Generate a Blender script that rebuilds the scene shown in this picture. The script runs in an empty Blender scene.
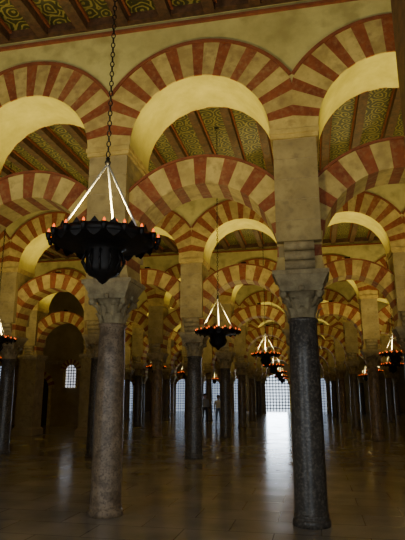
import bpy, bmesh, math, random
from mathutils import Vector, Matrix
random.seed(7)
S=bpy.context.scene
TH=math.atan2(-.567,2.72)          # arcade direction
L=2.778
A=Vector((math.cos(TH),math.sin(TH),0)); N=Vector((-math.sin(TH),math.cos(TH),0))
def W(a,n,z=0): return A*a+N*n+Vector((0,0,z))
N0,DN,DA,A0=7.34,6.709,-.257,-.115
def rown(m): return N0+DN*m
def cola(m,k): return A0+DA*m+L*k
ZC=7.5
# ---------------------------------------------------------------- materials
def newmat(name):
    m=bpy.data.materials.new(name); m.use_nodes=True
    nt=m.node_tree; b=nt.nodes['Principled BSDF']; return m,nt,b
def noisy(name,c1,c2,scale=3,rough=.8,bump=.2,detail=6,contrast=(.35,.65),grain=None,gs=6):
    m,nt,b=newmat(name); n=nt.nodes; l=nt.links
    tc=n.new('ShaderNodeTexCoord'); nz=n.new('ShaderNodeTexNoise'); nz.inputs['Scale'].default_value=scale
    nz.inputs['Detail'].default_value=detail; nz.inputs['Roughness'].default_value=.65
    l.new(tc.outputs['Object'],nz.inputs['Vector'])
    r=n.new('ShaderNodeValToRGB'); r.color_ramp.elements[0].position=contrast[0]; r.color_ramp.elements[1].position=contrast[1]
    r.color_ramp.elements[0].color=(*c1,1); r.color_ramp.elements[1].color=(*c2,1)
    l.new(nz.outputs['Fac'],r.inputs['Fac']); out=r.outputs['Color']
    if grain:   # speckle / wear over the broad blotches
        v=n.new('ShaderNodeTexNoise'); v.inputs['Scale'].default_value=scale*gs; v.inputs['Detail'].default_value=5
        l.new(tc.outputs['Object'],v.inputs['Vector'])
        r2=n.new('ShaderNodeValToRGB'); e=r2.color_ramp.elements; e[0].position=.48; e[0].color=(0,0,0,1); e[1].position=.68; e[1].color=(.8,.8,.8,1)
        l.new(v.outputs['Fac'],r2.inputs['Fac']); mx=n.new('ShaderNodeMix'); mx.data_type='RGBA'
        l.new(r2.outputs['Color'],mx.inputs[0]); l.new(out,mx.inputs[6]); mx.inputs[7].default_value=(*grain,1); out=mx.outputs[2]
    l.new(out,b.inputs['Base Color'])
    b.inputs['Roughness'].default_value=rough
    if bump:
        nb=n.new('ShaderNodeTexNoise'); nb.inputs['Scale'].default_value=scale*7; l.new(tc.outputs['Object'],nb.inputs['Vector'])
        bp=n.new('ShaderNodeBump'); bp.inputs['Strength'].default_value=bump; bp.inputs['Distance'].default_value=.02
        l.new(nb.outputs['Fac'],bp.inputs['Height']); l.new(bp.outputs['Normal'],b.inputs['Normal'])
    return m
M_cream=noisy('cream_limestone',(.44,.32,.095),(.68,.52,.17),2.5,grain=(.36,.25,.08),gs=3)
M_cream2=noisy('cream_limestone_worn',(.38,.27,.085),(.58,.44,.15),3,grain=(.30,.19,.07),gs=3)
M_pier=noisy('pier_stone',(.28,.21,.085),(.48,.38,.165),3.5,grain=(.22,.165,.075),gs=2)
M_plaster=noisy('old_plaster',(.46,.39,.13),(.66,.58,.21),1.2,bump=.1,grain=(.38,.31,.10),gs=3)
M_soffit=noisy('soffit_plaster',(.52,.44,.10),(.70,.61,.16),2,bump=.1)
M_red=noisy('red_brick',(.19,.045,.014),(.32,.085,.026),5,grain=(.31,.14,.05),gs=3)
M_red2=noisy('red_brick_faded',(.21,.06,.02),(.35,.115,.038),5,grain=(.35,.18,.07),gs=3)
M_line=noisy('red_painted_moulding',(.18,.05,.018),(.29,.085,.03),6)
M_pink=noisy('pink_marble',(.16,.11,.065),(.39,.28,.17),6,rough=.4,bump=.05,contrast=(.36,.62),grain=(.10,.07,.045))
M_dark=noisy('black_marble',(.04,.035,.03),(.12,.105,.085),5,rough=.35,bump=.03,contrast=(.35,.68),grain=(.23,.20,.16))
M_grey=noisy('grey_marble',(.11,.09,.06),(.26,.21,.14),5,rough=.35,bump=.04,grain=(.10,.08,.055))
M_cap=noisy('capital_stone',(.26,.20,.10),(.46,.37,.19),9)
M_beam=noisy('painted_beam',(.045,.022,.012),(.13,.06,.028),8,rough=.6)
M_wall=noisy('hall_wall_stone',(.24,.18,.08),(.38,.29,.14),1.2)
M_iron=noisy('wrought_iron',(.008,.007,.006),(.02,.016,.013),20,rough=.5,bump=0); M_iron.node_tree.nodes['Principled BSDF'].inputs['Metallic'].default_value=.6
M_rod=noisy('pale_metal_rod',(.55,.52,.45),(.75,.72,.65),10,rough=.4,bump=0)
M_wood=noisy('dark_door_wood',(.02,.012,.007),(.05,.03,.018),6)
def emis(name,c,s):
    m,nt,b=newmat(name); b.inputs['Base Color'].default_value=(*c,1); b.inputs['Emission Color'].default_value=(*c,1); b.inputs['Emission Strength'].default_value=s; return m
M_bulb=emis('amber_bulb',(1,.13,.01),2.4)
M_day=emis('daylight_glass',(.70,.84,1.0),2.4)
M_day2=emis('dim_daylight_glass',(.6,.75,1.0),.6)
M_win=emis('window_glass',(.85,.9,1.0),.9)
def ceilmat():
    m,nt,b=newmat('gilded_ceiling_panel'); n=nt.nodes; l=nt.links
    tc=n.new('ShaderNodeTexCoord'); mp=n.new('ShaderNodeMapping'); mp.inputs['Scale'].default_value=(1/.695,1/.695,1)
    l.new(tc.outputs['Object'],mp.inputs['Vector'])
    nz=n.new('ShaderNodeTexNoise'); nz.inputs['Scale'].default_value=3; l.new(mp.outputs[0],nz.inputs['Vector'])
    mx=n.new('ShaderNodeMix'); mx.data_type='RGBA'; mx.blend_type='LINEAR_LIGHT'; mx.inputs[0].default_value=.12
    l.new(mp.outputs[0],mx.inputs[6]); l.new(nz.outputs['Color'],mx.inputs[7])
    vo=n.new('ShaderNodeTexVoronoi'); vo.voronoi_dimensions='2D'; vo.feature='F1'; vo.inputs['Scale'].default_value=2.3; vo.inputs['Randomness'].default_value=.5
    l.new(mx.outputs[2],vo.inputs['Vector'])
    sn=n.new('ShaderNodeMath'); sn.operation='MULTIPLY'; sn.inputs[1].default_value=26; l.new(vo.outputs['Distance'],sn.inputs[0])
    s2=n.new('ShaderNodeMath'); s2.operation='SINE'; l.new(sn.outputs[0],s2.inputs[0])
    r=n.new('ShaderNodeValToRGB'); r.color_ramp.elements[0].position=.2; r.color_ramp.elements[1].position=.75
    r.color_ramp.elements[0].color=(.045,.043,.014,1); r.color_ramp.elements[1].color=(.27,.22,.05,1)
    l.new(s2.outputs[0],r.inputs['Fac']); l.new(r.outputs['Color'],b.inputs['Base Color']); b.inputs['Roughness'].default_value=.5
    return m
M_ceil=ceilmat()
def floormat():
    m,nt,b=newmat('worn_marble_floor'); n=nt.nodes; l=nt.links
    tc=n.new('ShaderNodeTexCoord'); br=n.new('ShaderNodeTexBrick'); br.inputs['Scale'].default_value=1
    br.inputs['Brick Width'].default_value=1.1; br.inputs['Row Height'].default_value=.62; br.inputs['Mortar Size'].default_value=.008
    br.inputs['Color1'].default_value=(.42,.40,.37,1); br.inputs['Color2'].default_value=(.35,.335,.31,1); br.inputs['Mortar'].default_value=(.18,.17,.15,1)
    l.new(tc.outputs['Object'],br.inputs['Vector'])
    nz=n.new('ShaderNodeTexNoise'); nz.inputs['Scale'].default_value=1.3; nz.inputs['Detail'].default_value=8; l.new(tc.outputs['Object'],nz.inputs['Vector'])
    r=n.new('ShaderNodeValToRGB'); r.color_ramp.elements[0].position=.3; r.color_ramp.elements[1].position=.7
    r.color_ramp.elements[0].color=(.68,.67,.65,1); r.color_ramp.elements[1].color=(1.08,1.05,1.02,1); l.new(nz.outputs['Fac'],r.inputs['Fac'])
    mx=n.new('ShaderNodeMix'); mx.data_type='RGBA'; mx.blend_type='MULTIPLY'; mx.inputs[0].default_value=1
    l.new(br.outputs['Color'],mx.inputs[6]); l.new(r.outputs['Color'],mx.inputs[7]); l.new(mx.outputs[2],b.inputs['Base Color'])
    rr=n.new('ShaderNodeMapRange'); rr.inputs[3].default_value=.08; rr.inputs[4].default_value=.26; l.new(nz.outputs['Fac'],rr.inputs[0]); l.new(rr.outputs[0],b.inputs['Roughness'])
    bp=n.new('ShaderNodeBump'); bp.inputs['Strength'].default_value=.12; bp.inputs['Distance'].default_value=.01; l.new(nz.outputs['Fac'],bp.inputs['Height']); l.new(bp.outputs['Normal'],b.inputs['Normal'])
    return m
M_floor=floormat()
# ---------------------------------------------------------------- mesh kit
class K:
    def __init__(s): s.v=[]; s.f=[]; s.m=[]; s.mats=[]; s.sm=[]
    def mi(s,mat):
        if mat not in s.mats: s.mats.append(mat)
        return s.mats.index(mat)
    def add(s,vs,fs,mat,smooth=False):
        o=len(s.v); s.v+= [tuple(v) for v in vs]; i=s.mi(mat)
        for f in fs: s.f.append(tuple(o+j for j in f)); s.m.append(i); s.sm.append(smooth)
    def box(s,x0,x1,y0,y1,z0,z1,mat):
        s.add([(x0,y0,z0),(x1,y0,z0),(x1,y1,z0),(x0,y1,z0),(x0,y0,z1),(x1,y0,z1),(x1,y1,z1),(x0,y1,z1)],
              [(0,3,2,1),(4,5,6,7),(0,1,5,4),(1,2,6,5),(2,3,7,6),(3,0,4,7)],mat)
    def frus(s,h0,h1,z0,z1,mat,d0=None,d1=None):
        d0=d0 or h0; d1=d1 or h1
        s.add([(-h0,-d0,z0),(h0,-d0,z0),(h0,d0,z0),(-h0,d0,z0),(-h1,-d1,z1),(h1,-d1,z1),(h1,d1,z1),(-h1,d1,z1)],
              [(0,3,2,1),(4,5,6,7),(0,1,5,4),(1,2,6,5),(2,3,7,6),(3,0,4,7)],mat)
    def lathe(s,prof,mat,seg=28,cx=0,cy=0,smooth=True):
        vs=[];fs=[]
        for r,z in prof:
            for i in range(seg):
                t=2*math.pi*i/seg; vs.append((cx+r*math.cos(t),cy+r*math.sin(t),z))
        for j in range(len(prof)-1):
            for i in range(seg):
                a=j*seg+i; b=j*seg+(i+1)%seg; fs.append((a,b,b+seg,a+seg))
        s.add(vs,fs,mat,smooth)
    def wedge(s,cx,cz,r0,r1,t0,t1,y0,y1,mat,clip=None,n=2):
        vs=[]
        for i in range(n+1):
            t=t0+(t1-t0)*i/n; c,sn=math.cos(t),math.sin(t)
            ro=r1 if clip is None else min(r1,clip/max(abs(c),1e-6))
            ro=max(ro,r0+.001)
            for r,y in ((r0,y0),(ro,y0),(ro,y1),(r0,y1)): vs.append((cx+r*c,y,cz+r*sn))
        fs=[(0,1,2,3),(4*n+3,4*n+2,4*n+1,4*n)]
        for i in range(n):
            o=4*i
            for j in range(4): a=o+j;b=o+(j+1)%4; fs.append((a,a+4,b+4,b))
        s.add(vs,fs,mat)
    def rod(s,p,q,r,mat,seg=8,r2=None):
        p=Vector(p);q=Vector(q);d=(q-p); r2=r if r2 is None else r2
        u=d.orthogonal().normalized(); w=d.cross(u).normalized(); vs=[]
        for c,rr in ((p,r),(q,r2)):
            for i in range(seg):
                t=2*math.pi*i/seg; vs.append(c+u*rr*math.cos(t)+w*rr*math.sin(t))
        fs=[(i,(i+1)%seg,seg+(i+1)%seg,seg+i) for i in range(seg)]+[tuple(range(seg-1,-1,-1)),tuple(range(seg,2*seg))]
        s.add(vs,fs,mat,True)
    def torus(s,c,R,r,ax,mat,sz=1.0,a=10,b=5):
        vs=[];fs=[];c=Vector(c)
        for i in range(a):
            t=2*math.pi*i/a
            for j in range(b):
                p=2*math.pi*j/b; x=(R+r*math.cos(p))*math.cos(t); z=(R*sz+r*math.cos(p))*math.sin(t); y=r*math.sin(p)
                v=Vector((x,y,z)) if ax=='y' else (Vector((y,x,z)) if ax=='x' else Vector((x,z,y)))
                vs.append(c+v)
        for i in range(a):
            for j in range(b): fs.append((i*b+j,((i+1)%a)*b+j,((i+1)%a)*b+(j+1)%b,i*b+(j+1)%b))
        s.add(vs,fs,mat,True)
    def mesh(s,name):
        me=bpy.data.meshes.new(name); me.from_pydata(s.v,[],s.f)
        for m in s.mats: me.materials.append(m)
        me.polygons.foreach_set('material_index',s.m); me.polygons.foreach_set('use_smooth',s.sm)
        bm=bmesh.new(); bm.from_mesh(me); bmesh.ops.recalc_face_normals(bm,faces=bm.faces); bm.to_mesh(me); bm.free()
        me.update(); return me
def obj(name,me,loc=(0,0,0),rz=0,parent=None):
    o=bpy.data.objects.new(name,me); S.collection.objects.link(o); o.location=loc; o.rotation_euler=(0,0,rz)
    if parent: o.parent=parent
    return o
# ---------------------------------------------------------------- arcade bay
def vm(red): return random.choice([M_red,M_red,M_red2]) if red else random.choice([M_cream,M_cream,M_cream2])
def arcade_mesh():
    k=K(); H=L/2; cx=H
    # pier over the capital (at x=0)
    k.box(-.28,.28,-.30,.30,3.25,3.6,M_pier)
    for i,(z,y) in enumerate(((3.32,.30),(3.44,.35),(3.56,.40))):
        for sg in (-1,1): k.rod((-.2,sg*y,z),(.2,sg*y,z),.065,M_cap,12)
    k.box(-.2,.2,-.34,.34,3.38,3.6,M_pier)
    z=3.62
    while z<5.1:      # ashlar courses of the pier
        z1=min(z+.30,5.12); k.box(-.30,.30,-.45,.45,z,z1-.012,M_pier); k.box(-.292,.292,-.442,.442,z1-.012,z1,M_cap); z=z1
    k.box(-.33,.33,-.48,.48,5.12,5.18,M_cream); k.box(-.345,.345,-.50,.50,5.18,5.25,M_cream)
    # lower horseshoe arch
    n=11; cz=3.53; t0=math.radians(-15); t1=math.radians(195); tot=2*n+1
    wr,wc=.84,1.1; unit=(t1-t0)/(n*wr+(n+1)*wc); t=t0
    for i in range(tot):
        red=i%2==1; w=unit*(wr if red else wc)
        k.wedge(cx,cz,1.09+random.uniform(0,.006),1.50,t,t+w,-.30+random.uniform(-.005,.005),.30,vm(red)); t+=w
    k.wedge(cx,cz,1.50,1.535,math.radians(30),math.radians(150),-.325,.325,M_line,n=30)
    # upper wall with semicircular opening
    cz=5.25; r=1.05; Ht=ZC-cz; ts=sorted([math.pi*i/48 for i in range(49)]+[math.atan2(Ht,H),math.pi-math.atan2(Ht,H)])
    for y in (-.45,.45):
        vs=[];fs=[]
        for t in ts:
            c,s_=math.cos(t),math.sin(t); ro=min(H/max(abs(c),1e-6),Ht/max(s_,1e-6))
            vs+=[(cx+r*c,y,cz+r*s_),(cx+ro*c,y,cz+ro*s_)]
        for i in range(len(ts)-1): fs.append((2*i,2*i+1,2*i+3,2*i+2))
        k.add(vs,fs,M_plaster)
    vs=[];fs=[]
    for t in ts: vs+=[(cx+r*math.cos(t),-.45,cz+r*math.sin(t)),(cx+r*math.cos(t),.45,cz+r*math.sin(t))]
    for i in range(len(ts)-1): fs.append((2*i,2*i+1,2*i+3,2*i+2))
    k.add(vs,fs,M_soffit,True)
    n=11; unit=math.pi/(n*.84+(n+1)*1.1)
    for ya,yb in ((-.47,-.44),(.44,.47)):
        t=0
        for i in range(2*n+1):
            red=i%2==1; w=unit*(.84 if red else 1.1); j=random.uniform(-.004,.004)
            k.wedge(cx,cz,r+.001,1.60,t,t+w,ya+(j if ya<0 else 0),yb+(j if ya>0 else 0),vm(red),clip=H); t+=w
        y2=ya-.025 if ya<0 else yb+.025
        ya2,yb2=(y2,yb) if ya<0 else (ya,y2)
        lim=math.acos(H/1.65)
        k.wedge(cx,cz,1.60,1.65,lim,math.pi-lim,ya2,yb2,M_line,n=40)
    # cornice with painted line
    for sg in (-1,1):
        y0,y1=sorted((sg*.44,sg*.50)); k.box(0,L,y0,y1,7.22,7.27,M_line)
        y0,y1=sorted((sg*.44,sg*.56)); k.box(0,L,y0,y1,7.36,ZC,M_beam)
    return k.mesh('double_tier_arcade')
AM=arcade_mesh()
KL,KR=-10,6
def arcade(m,k0,k1):
    o=obj('double_tier_arcade',AM,W(cola(m,k0),rown(m)),TH)
    md=o.modifiers.new('bays','ARRAY'); md.use_relative_offset=False; md.use_constant_offset=True
    md.constant_offset_displace=(L,0,0); md.count=k1-k0
    return o
NR=7
for m in range(NR):
    arcade(m,-4 if m==3 else KL,KR)
# ---------------------------------------------------------------- columns
def leaf(k,ang,r,z0,h,w,out,mat):
    vs=[];fs=[];n=5
    for i in range(n+1):
        f=i/n; rr=r+.012+out*f**2.2; z=z0+h*f-(.3*h*max(0,f-.75)*2); ww=w*(1-.75*max(0,f-.45)/.55)*(.8+.2*math.sin(f*14))
        for j,(q,d) in enumerate(((-1,0),(0,.014),(1,0))):
            a=ang+q*ww/2/max(r,.1); vs.append(((rr+d)*math.cos(a),(rr+d)*math.sin(a),z))
    for i in range(n):
        for j in range(2): a=3*i+j; fs.append((a,a+1,a+4,a+3))
    k.add(vs,fs,mat)
def column_mesh(name,ms):
    k=K()
    k.lathe([(0,.0),(.24,.0),(.24,.06),(.235,.075),(.22,.085),(.216,.10),(.225,.115),(.225,.13),(.212,.145)],ms,32)
    k.lathe([(.212,.14),(.208,.3),(.207,1.2),(.198,2.0),(.185,2.56),(.205,2.57),(.21,2.59),(.2,2.615),(.18,2.62)],ms,32)
    k.lathe([(.18,2.61),(.185,2.75),(.20,2.88),(.25,2.96),(.27,2.97)],M_cap,32)
    for i in range(8): leaf(k,i*math.pi/4,.185,2.62,.17,.15,.075,M_cap)
    for i in range(8): leaf(k,(i+.5)*math.pi/4,.19,2.72,.19,.15,.09,M_cap)
    for i in range(4):
        a=math.pi/4+i*math.pi/2; c,s=math.cos(a),math.sin(a); u=Vector((-s,c,0))*.03
        p=Vector((c*.33,s*.33,2.93)); k.rod(p-u,p+u,.055,M_cap,12); k.rod(p-u*1.3,p+u*1.3,.025,M_cap,8)
        k.rod((c*.2,s*.2,2.78),(c*.31,s*.31,2.92),.03,M_cap,6)
    for i in range(4):
        a=i*math.pi/2; k.rod((math.cos(a)*.27,math.sin(a)*.27,3.0),(math.cos(a)*.31,math.sin(a)*.31,3.0),.04,M_cap,8)
    k.frus(.27,.30,2.97,3.03,M_cap)
    k.frus(.28,.36,3.03,3.19,M_cap,.26,.33); k.box(-.38,.38,-.34,.34,3.19,3.25,M_cap)
    return k.mesh(name)
CP=column_mesh('column_pink',M_pink); CD=column_mesh('column_black',M_dark); CG=column_mesh('column_grey',M_grey)
def piermesh():
    k=K(); k.frus(.46,.46,0,.22,M_wall); k.frus(.46,.40,.22,.30,M_wall)
    for i in range(6): 
        z=.3+i*.46; k.frus(.38,.38,z,z+.445,M_pier); k.frus(.372,.372,z+.445,z+.46,M_wall)
    k.frus(.40,.46,3.06,3.16,M_cap); k.frus(.46,.46,3.16,3.25,M_cap); return k.mesh('stone_pier')
PM=piermesh()
for m in range(NR):
    for kk in range(KL,KR+1):
        if m==3 and kk<-4: continue
        loc=W(cola(m,kk),rown(m))
        if m==2 and kk in(-3,-4,-5): obj('stone_pier',PM,loc,TH); continue
        if m==0: me=CP if kk%2 else CD
        elif m==1: me=CD
        else: me=random.choice([CD,CG,CG,CP])
        obj('marble_column',me,loc,TH)
# ---------------------------------------------------------------- shell
nb=rown(NR); nf=-1.6
aL=lambda m: cola(m,KL); aR=lambda m: cola(m,KR)
k=K()
mf=(nf-N0)/DN
def slab(k,z0,z1,mat,mm0,mm1,ext=.4):
    p=[(aL(mm0)-ext,N0+DN*mm0),(aR(mm0)+ext,N0+DN*mm0),(aR(mm1)+ext,N0+DN*mm1),(aL(mm1)-ext,N0+DN*mm1)]
    k.add([(a,n,z0) for a,n in p]+[(a,n,z1) for a,n in p],[(0,3,2,1),(4,5,6,7),(0,1,5,4),(1,2,6,5),(2,3,7,6),(3,0,4,7)],mat)
slab(k,-.2,0,M_floor,mf,NR); obj('floor',k.mesh('floor'),(0,0,0),TH)
k=K(); slab(k,ZC,ZC+.2,M_ceil,mf,NR)
for m in range(NR+1):
    n0=(rown(m-1)+.56) if m else nf; n1=rown(m)-.56
    x=aL(m)+.2
    sp=L/4
    while x<aR(m)-.2:
        k.box(x-.085,x+.085,n0,n1,ZC-.20,ZC+.01,M_beam)
        k.box(x-.12,x+.12,n0,n1,ZC-.05,ZC+.01,M_line)
        x+=sp
obj('ceiling',k.mesh('ceiling'),(0,0,0),TH)
def sidewall(name,kk,sg):
    k=K(); p0=(cola(mf,kk)+sg*.05,nf); p1=(cola(NR,kk)+sg*.05,nb); t=sg*.4
    q=[p0,p1,(p1[0]+t,p1[1]),(p0[0]+t,p0[1])]
    k.add([(a,n,0) for a,n in q]+[(a,n,ZC) for a,n in q],[(0,1,2,3),(4,5,6,7),(0,1,5,4),(1,2,6,5),(2,3,7,6),(3,0,4,7)],M_wall)
    obj(name,k.mesh(name),(0,0,0),TH)
sidewall('wall_left',KL,-1); sidewall('wall_right',KR,1)
k=K(); k.box(aL(NR)-.4,aR(NR)+.4,nb,nb+.4,0,ZC,M_wall); obj('wall_back',k.mesh('wall_back'),(0,0,0),TH)
k=K(); k.box(aL(mf)-.4,aR(mf)+.4,nf-.4,nf,0,ZC,M_wall); obj('wall_front',k.mesh('wall_front'),(0,0,0),TH)
k=K(); x1=cola(3,-4)+.4; k.box(cola(3,KL)-.05,x1,rown(3)-.3,rown(3)+.3,0,ZC,M_wall)
k.box(cola(3,KL),x1+.05,rown(3)-.4,rown(3)-.3,3.25,3.45,M_cap)
obj('wall_side_chapel',k.mesh('wall_side_chapel'),(0,0,0),TH)
# arched lattice doors / windows (local: x width, y depth, z up, opening bottom at 0)
def archopen(name,w,h,glass,frame,loc,lat=.25,rz=0,bar=.02):
    k=K(); r=w/2; zs=h-r
    pts=[(-r,0),(r,0)]+[(r*math.cos(math.pi*i/20),zs+r*math.sin(math.pi*i/20)) for i in range(21)]
    k.add([(x,-.03,z) for x,z in pts],[tuple(range(len(pts)))],glass)
    for sg in(-1,1):
        x0,x1=sorted((sg*r,sg*(r+.14))); k.box(x0,x1,-.12,.0,0,zs,frame)
    for i in range(15):
        k.wedge(0,zs,r,r+.3,math.pi*i/15,math.pi*(i+1)/15,-.14,0,M_red if i%2 else M_cream)
    x=-r+lat
    while x<r-.01:
        k.box(x-bar,x+bar,-.07,-.04,0,zs+math.sqrt(max(0,r*r-x*x)),M_wood); x+=lat
    z=lat
    while z<h-.01:
        hw=r if z<zs else math.sqrt(max(0,r*r-(z-zs)**2)); k.box(-hw,hw,-.07,-.04,z-bar,z+bar,M_wood); z+=lat
    return obj(name,k.mesh(name),loc,TH+rz)
archopen('door_1',2.5,3.6,M_day,M_cream,W(-3.75,nb-.01,0),.3,bar=.045)
archopen('door_2',1.4,3.2,M_day2,M_cream,W(-13.4,nb-.01,0))
archopen('door_3',1.6,3.2,M_day2,M_cream,W(-19.6,nb-.01,0))
archopen('door_4',1.6,3.2,M_day2,M_cream,W(.9,nb-.01,0))
archopen('door_5',1.4,3.2,M_day2,M_cream,W(-7.7,nb-.01,0))
archopen('door_10',2.2,3.2,M_day2,M_cream,W(-10.4,nb-.01,0))  # glowing door added behind the two visitors so they show as silhouettes
for i,a in enumerate((-5.5,0.5,6.5)):  # unseen glowing doors behind the camera, added to raise the ambient light
    archopen('door_%d'%(7+i),3.0,5.0,M_day,M_cream,W(a,nf+.01,0),.5,rz=math.pi)
    ld=bpy.data.lights.new('front_fill','AREA'); ld.shape='RECTANGLE'; ld.size=2.8; ld.size_y=4.6; ld.energy=32; ld.color=(1,.90,.70)  # added fill light, brightens column fronts, arch faces and floor
    lo=obj('front_fill',ld,W(a,nf+.25,2.5)); lo.rotation_euler=(math.radians(90),0,TH)
q=Vector((-7.1,29.5,0)); qa=q.dot(A)
archopen('window_1',.6,1.2,M_win,M_cream,W(qa,rown(3)-.31,2.0),.15)
archopen('door_6',1.3,2.6,M_wood,M_cream,W(qa-1.9,rown(3)-.31,0),.3)
archopen('window_2',.6,1.2,M_day2,M_cream,W(qa-4.2,rown(3)-.31,2.0),.15)
# near pier at right edge
k=K(); k.box(0,.9,-.45,.45,0,ZC-.22,M_beam); k.box(-.05,.95,-.5,.5,0,.3,M_pier); k.box(-.04,.94,-.49,.49,3.2,3.35,M_cap)
obj('square_pier',k.mesh('square_pier'),(1.96,4.45,0),TH)
# ---------------------------------------------------------------- chandelier
LZ=2.87
def chandelier_mesh():
    k=K(); R=.42
    k.lathe([(R-.005,-.03),(R+.01,-.03),(R+.01,.03),(R-.005,.03),(R-.005,-.03)],M_iron,40)
    k.lathe([(R,-.025),(.38,-.045),(.28,-.055),(.19,-.065),(.145,-.10),(.145,-.25),(.12,-.30),(.06,-.325),(.03,-.36),(0,-.38)],M_iron,32)
    k.lathe([(.27,.0),(.285,.0),(.285,.05),(.27,.05),(.27,0)],M_iron,32)
    for i in range(6):
        a=i*math.pi/3; k.rod((0,0,.0),(R*math.cos(a),R*math.sin(a),0),.008,M_iron,6)
    k.rod((0,0,-.2),(0,0,.02),.02,M_iron)
    n=18
    for i in range(n):
        a=2*math.pi*i/n; c,s=math.cos(a),math.sin(a)
        rr=R+.035
        k.rod((R*c,R*s,0),(rr*c,rr*s,-.01),.007,M_iron,5)
        k.lathe([(.0,-.045),(.012,-.04),(.022,-.01),(.027,.02),(.02,.02)],M_iron,8,rr*c,rr*s)
        k.lathe([(.008,.015),(.012,.028),(.009,.045),(.0,.058)],M_bulb,8,rr*c,rr*s)
        b=a+math.pi/n; u=Vector((-math.sin(b),math.cos(b),0)); p=Vector((math.cos(b),math.sin(b),0))*(R+.006)
        k.add([p-u*.055+Vector((0,0,-.03)),p+u*.055+Vector((0,0,-.03)),p+u*.03+Vector((0,0,-.06)),p+Vector((0,0,-.08)),p-u*.03+Vector((0,0,-.06))],[(0,1,2,3,4)],M_iron)
        k.add([p-u*.035+Vector((0,0,.03)),p+u*.035+Vector((0,0,.03)),p+Vector((0,0,.075))],[(0,1,2)],M_iron)
    for i in range(10):
        a=2*math.pi*i/10+.2; c,s=math.cos(a)*.28,math.sin(a)*.28
        k.lathe([(.0,-.02),(.02,.03),(.025,.07),(.018,.07)],M_iron,8,c,s); k.lathe([(.008,.065),(.012,.08),(.009,.098),(0,.11)],M_bulb,8,c,s)
    for i in range(12):
        a=2*math.pi*i/12; c,s=math.cos(a),math.sin(a)
        k.rod((.15*c,.15*s,-.11),(.18*c,.18*s,-.19),.01,M_iron,5); k.rod((.18*c,.18*s,-.19),(.13*c,.13*s,-.28),.01,M_iron,5)
    for i in range(3):
        a=math.radians(205+120*i); k.rod((.38*math.cos(a),.38*math.sin(a),.02),(0,0,.70),.0085,M_rod,8)
    k.lathe([(0,.68),(.02,.69),(.03,.71),(.015,.735),(.02,.75),(0,.77)],M_iron,12)
    z=.79; i=0; top=ZC-.0-LZ
    while z<top:
        k.torus((0,0,z),.017,.0055,'x' if i%2 else 'y',M_iron,1.7,8,4); z+=.05; i+=1
    k.lathe([(0,top-.03),(.04,top-.01),(.06,top)],M_iron,10)
    return k.mesh('chandelier')
CM=chandelier_mesh()
lamps=[(-.83,4.26),(-6.0,5.3),(4.9,3.0),(.32,10.86),(-4.9,12.45),(5.6,9.9),(2.06,17.25),(6.12,16.9),(-7.6,19.4),
       (3.2,24.0),(8.2,23.0),(-2.2,25.2),(4.35,30.6),(9.5,29.5),(-1.,31.7),(-6.,32.8),(5.4,37.1),(11,36),(6.5,43.7),(1,44.9)]
for x,y in lamps:
    o=obj('chandelier',CM,(x,y,LZ))
    ld=bpy.data.lights.new('chandelier_fill','AREA'); ld.shape='DISK'; ld.size=.5; ld.energy=100 if y<22 else 62; ld.color=(1,.80,.32)  # added fill disc facing up, lights ceiling and upper walls
    lo=bpy.data.objects.new('chandelier_fill',ld); S.collection.objects.link(lo); lo.parent=o; lo.location=(0,0,.13); lo.rotation_euler=(math.pi,0,0)
# ---------------------------------------------------------------- arch crown uplights
k=K(); k.box(-.09,.09,-.07,.07,5.07,5.10,M_iron); k.box(-.07,.07,-.06,-.045,5.10,5.17,M_iron); k.box(-.07,.07,.045,.06,5.10,5.17,M_iron)
UM=k.mesh('arch_uplight')
for m in range(NR):
    ks=range(-3,2) if m==0 else (range(-5,3) if m<3 else range(-4 if m==3 else -6,2))
    for kk in ks:
        o=obj('arch_uplight',UM,W(cola(m,kk)+L/2,rown(m)),TH)
        ld=bpy.data.lights.new('uplight_spot','SPOT'); ld.energy=34 if m<3 else 24; ld.color=(1,.84,.22); ld.spot_size=math.radians(165); ld.spot_blend=.5; ld.shadow_soft_size=.05
        lo=bpy.data.objects.new('uplight_spot',ld); S.collection.objects.link(lo); lo.parent=o; lo.location=(0,0,5.2); lo.rotation_euler=(math.pi,0,0)
# daylight from the far door
ld=bpy.data.lights.new('door_daylight','AREA'); ld.shape='RECTANGLE'; ld.size=2.0; ld.size_y=3.0; ld.energy=400; ld.color=(.74,.86,1)
lo=obj('door_daylight',ld,W(-3.75,nb-.3,1.7)); lo.rotation_euler=(math.radians(-90),0,TH)
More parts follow.
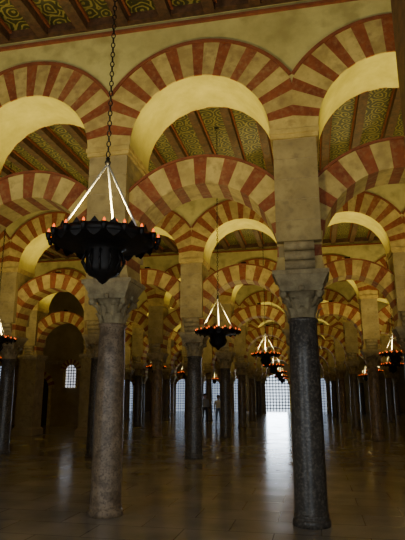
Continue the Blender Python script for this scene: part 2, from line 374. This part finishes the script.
# ---------------------------------------------------------------- people
def person(name,loc,rz,shirt,pants,hair,hgt=1.72,stride=.12):
    m,nt,b=newmat(name+'_clothes'); n=nt.nodes; l=nt.links
    tc=n.new('ShaderNodeTexCoord'); sx=n.new('ShaderNodeSeparateXYZ'); l.new(tc.outputs['Object'],sx.inputs[0])
    r=n.new('ShaderNodeValToRGB'); r.color_ramp.interpolation='CONSTANT'; e=r.color_ramp.elements
    e[0].position=0; e[0].color=(.03,.02,.015,1); e[1].position=.08/2; e[1].color=(*pants,1)
    x=e.new(.98/2); x.color=(*shirt,1); x=e.new(1.47/2); x.color=(.5,.3,.21,1)
    d=n.new('ShaderNodeMath'); d.operation='DIVIDE'; d.inputs[1].default_value=2; l.new(sx.outputs[2],d.inputs[0]); l.new(d.outputs[0],r.inputs[0]); l.new(r.outputs[0],b.inputs['Base Color'])
    skin=noisy(name+'_skin',(.45,.27,.19),(.52,.32,.23),4,bump=0); hm=noisy(name+'_hair',hair,hair,30)
    V=[];E=[];R=[]
    def P(p,r,par=None):
        V.append(p);R.append(r)
        if par is not None:E.append((par,len(V)-1))
        return len(V)-1
    pel=P((0,0,.95),.155); w=P((0,0,1.10),.14,pel); ch=P((0,.01,1.30),.165,w); nk0=P((0,0,1.44),.09,ch); nk=P((0,-.01,1.50),.055,nk0); h0=P((0,-.015,1.56),.075,nk); h1=P((0,-.01,1.64),.095,h0); P((0,0,1.70),.07,h1)
    for sg in(-1,1):
        hp=P((sg*.09,0,.88),.10,pel); kn=P((sg*.10,-sg*stride*.5-.02,.50),.065,hp); an=P((sg*.10,-sg*stride+.03,.09),.043,kn); P((sg*.11,-sg*stride-.12,.035),.035,an)
        sh=P((sg*.19,0,1.38),.065,ch); el=P((sg*.25,.03,1.10),.045,sh); wr=P((sg*.26,-.06,.87),.03,el)
    me=bpy.data.meshes.new(name); me.from_pydata(V,E,[]); root=bpy.data.objects.new(name,None); S.collection.objects.link(root)
    root.location=loc; root.rotation_euler=(0,0,rz); root.scale=[hgt/1.76]*3
    o=obj('body',me,parent=root); o.modifiers.new('sk','SKIN')
    for i,rr in enumerate(R): me.skin_vertices[0].data[i].radius=(rr*(1.15 if i in(0,1,2) else 1),rr*(.75 if i in(0,1,2) else 1))
    me.skin_vertices[0].data[0].use_root=True
    sb=o.modifiers.new('sub','SUBSURF'); sb.levels=2; sb.render_levels=2; me.materials.append(m)
    for sg in(-1,1):  # hand with fingers
        HV=[(sg*.26,-.06,.88),(sg*.265,-.075,.81)];HE=[(0,1)];HR=[.026,.034]
        for f,(dy,ln) in enumerate(((-.03,.075),(-.01,.085),(.01,.08),(.028,.065))):
            i=len(HV); HV+=[(sg*.265,-.075+dy,.775),(sg*.26,-.08+dy,.775-ln*.5),(sg*.25,-.085+dy,.775-ln)]; HE+=[(1,i),(i,i+1),(i+1,i+2)]; HR+=[.01,.009,.008]
        i=len(HV); HV+=[(sg*.25,-.115,.81),(sg*.245,-.125,.775)]; HE+=[(1,i),(i,i+1)]; HR+=[.011,.009]
        hme=bpy.data.meshes.new('hand'); hme.from_pydata(HV,HE,[]); ho=obj('hand_l' if sg>0 else 'hand_r',hme,parent=root); ho.modifiers.new('sk','SKIN'); hme.materials.append(skin)
        for j,rr in enumerate(HR): hme.skin_vertices[0].data[j].radius=(rr,rr)
        hme.skin_vertices[0].data[0].use_root=True; ho.modifiers.new('s','SUBSURF').levels=1
    kk=K(); kk.lathe([(0,1.775),(.05,1.768),(.085,1.735),(.102,1.68),(.098,1.63),(.075,1.58)],hm,20,0,.018); obj('hair',kk.mesh('hair'),parent=root)
    kk=K(); kk.rod((0,-.10,1.655),(0,-.125,1.62),.008,skin,6,.014)
    for sg in(-1,1):
        kk.rod((sg*.032,-.09,1.655),(sg*.032,-.104,1.655),.011,hm,8); kk.rod((sg*.088,0,1.61),(sg*.095,0,1.66),.014,skin,6)
    kk.rod((-.022,-.1,1.585),(.022,-.1,1.585),.006,M_red,6); obj('face',kk.mesh('face'),parent=root)
person('walking_man',(.14,30.6,0),.4,(.3,.33,.42),(.03,.03,.05),(.02,.012,.008),1.68)
person('visiting_woman',(.88,30.2,0),.3,(.85,.88,.95),(.12,.18,.42),(.05,.025,.012),1.6)
# ---------------------------------------------------------------- world, camera
w=bpy.data.worlds.new('World'); S.world=w; w.use_nodes=True; w.node_tree.nodes['Background'].inputs[0].default_value=(.5,.6,.8,1); w.node_tree.nodes['Background'].inputs[1].default_value=.1
cd=bpy.data.cameras.new('camera'); co=bpy.data.objects.new('camera',cd); S.collection.objects.link(co); S.camera=co
cd.sensor_fit='VERTICAL'; cd.sensor_height=36; cd.lens=35; cd.clip_end=300; cd.clip_start=.05
co.location=(0,0,1.6); co.rotation_euler=(math.radians(90+13.39),0,0)
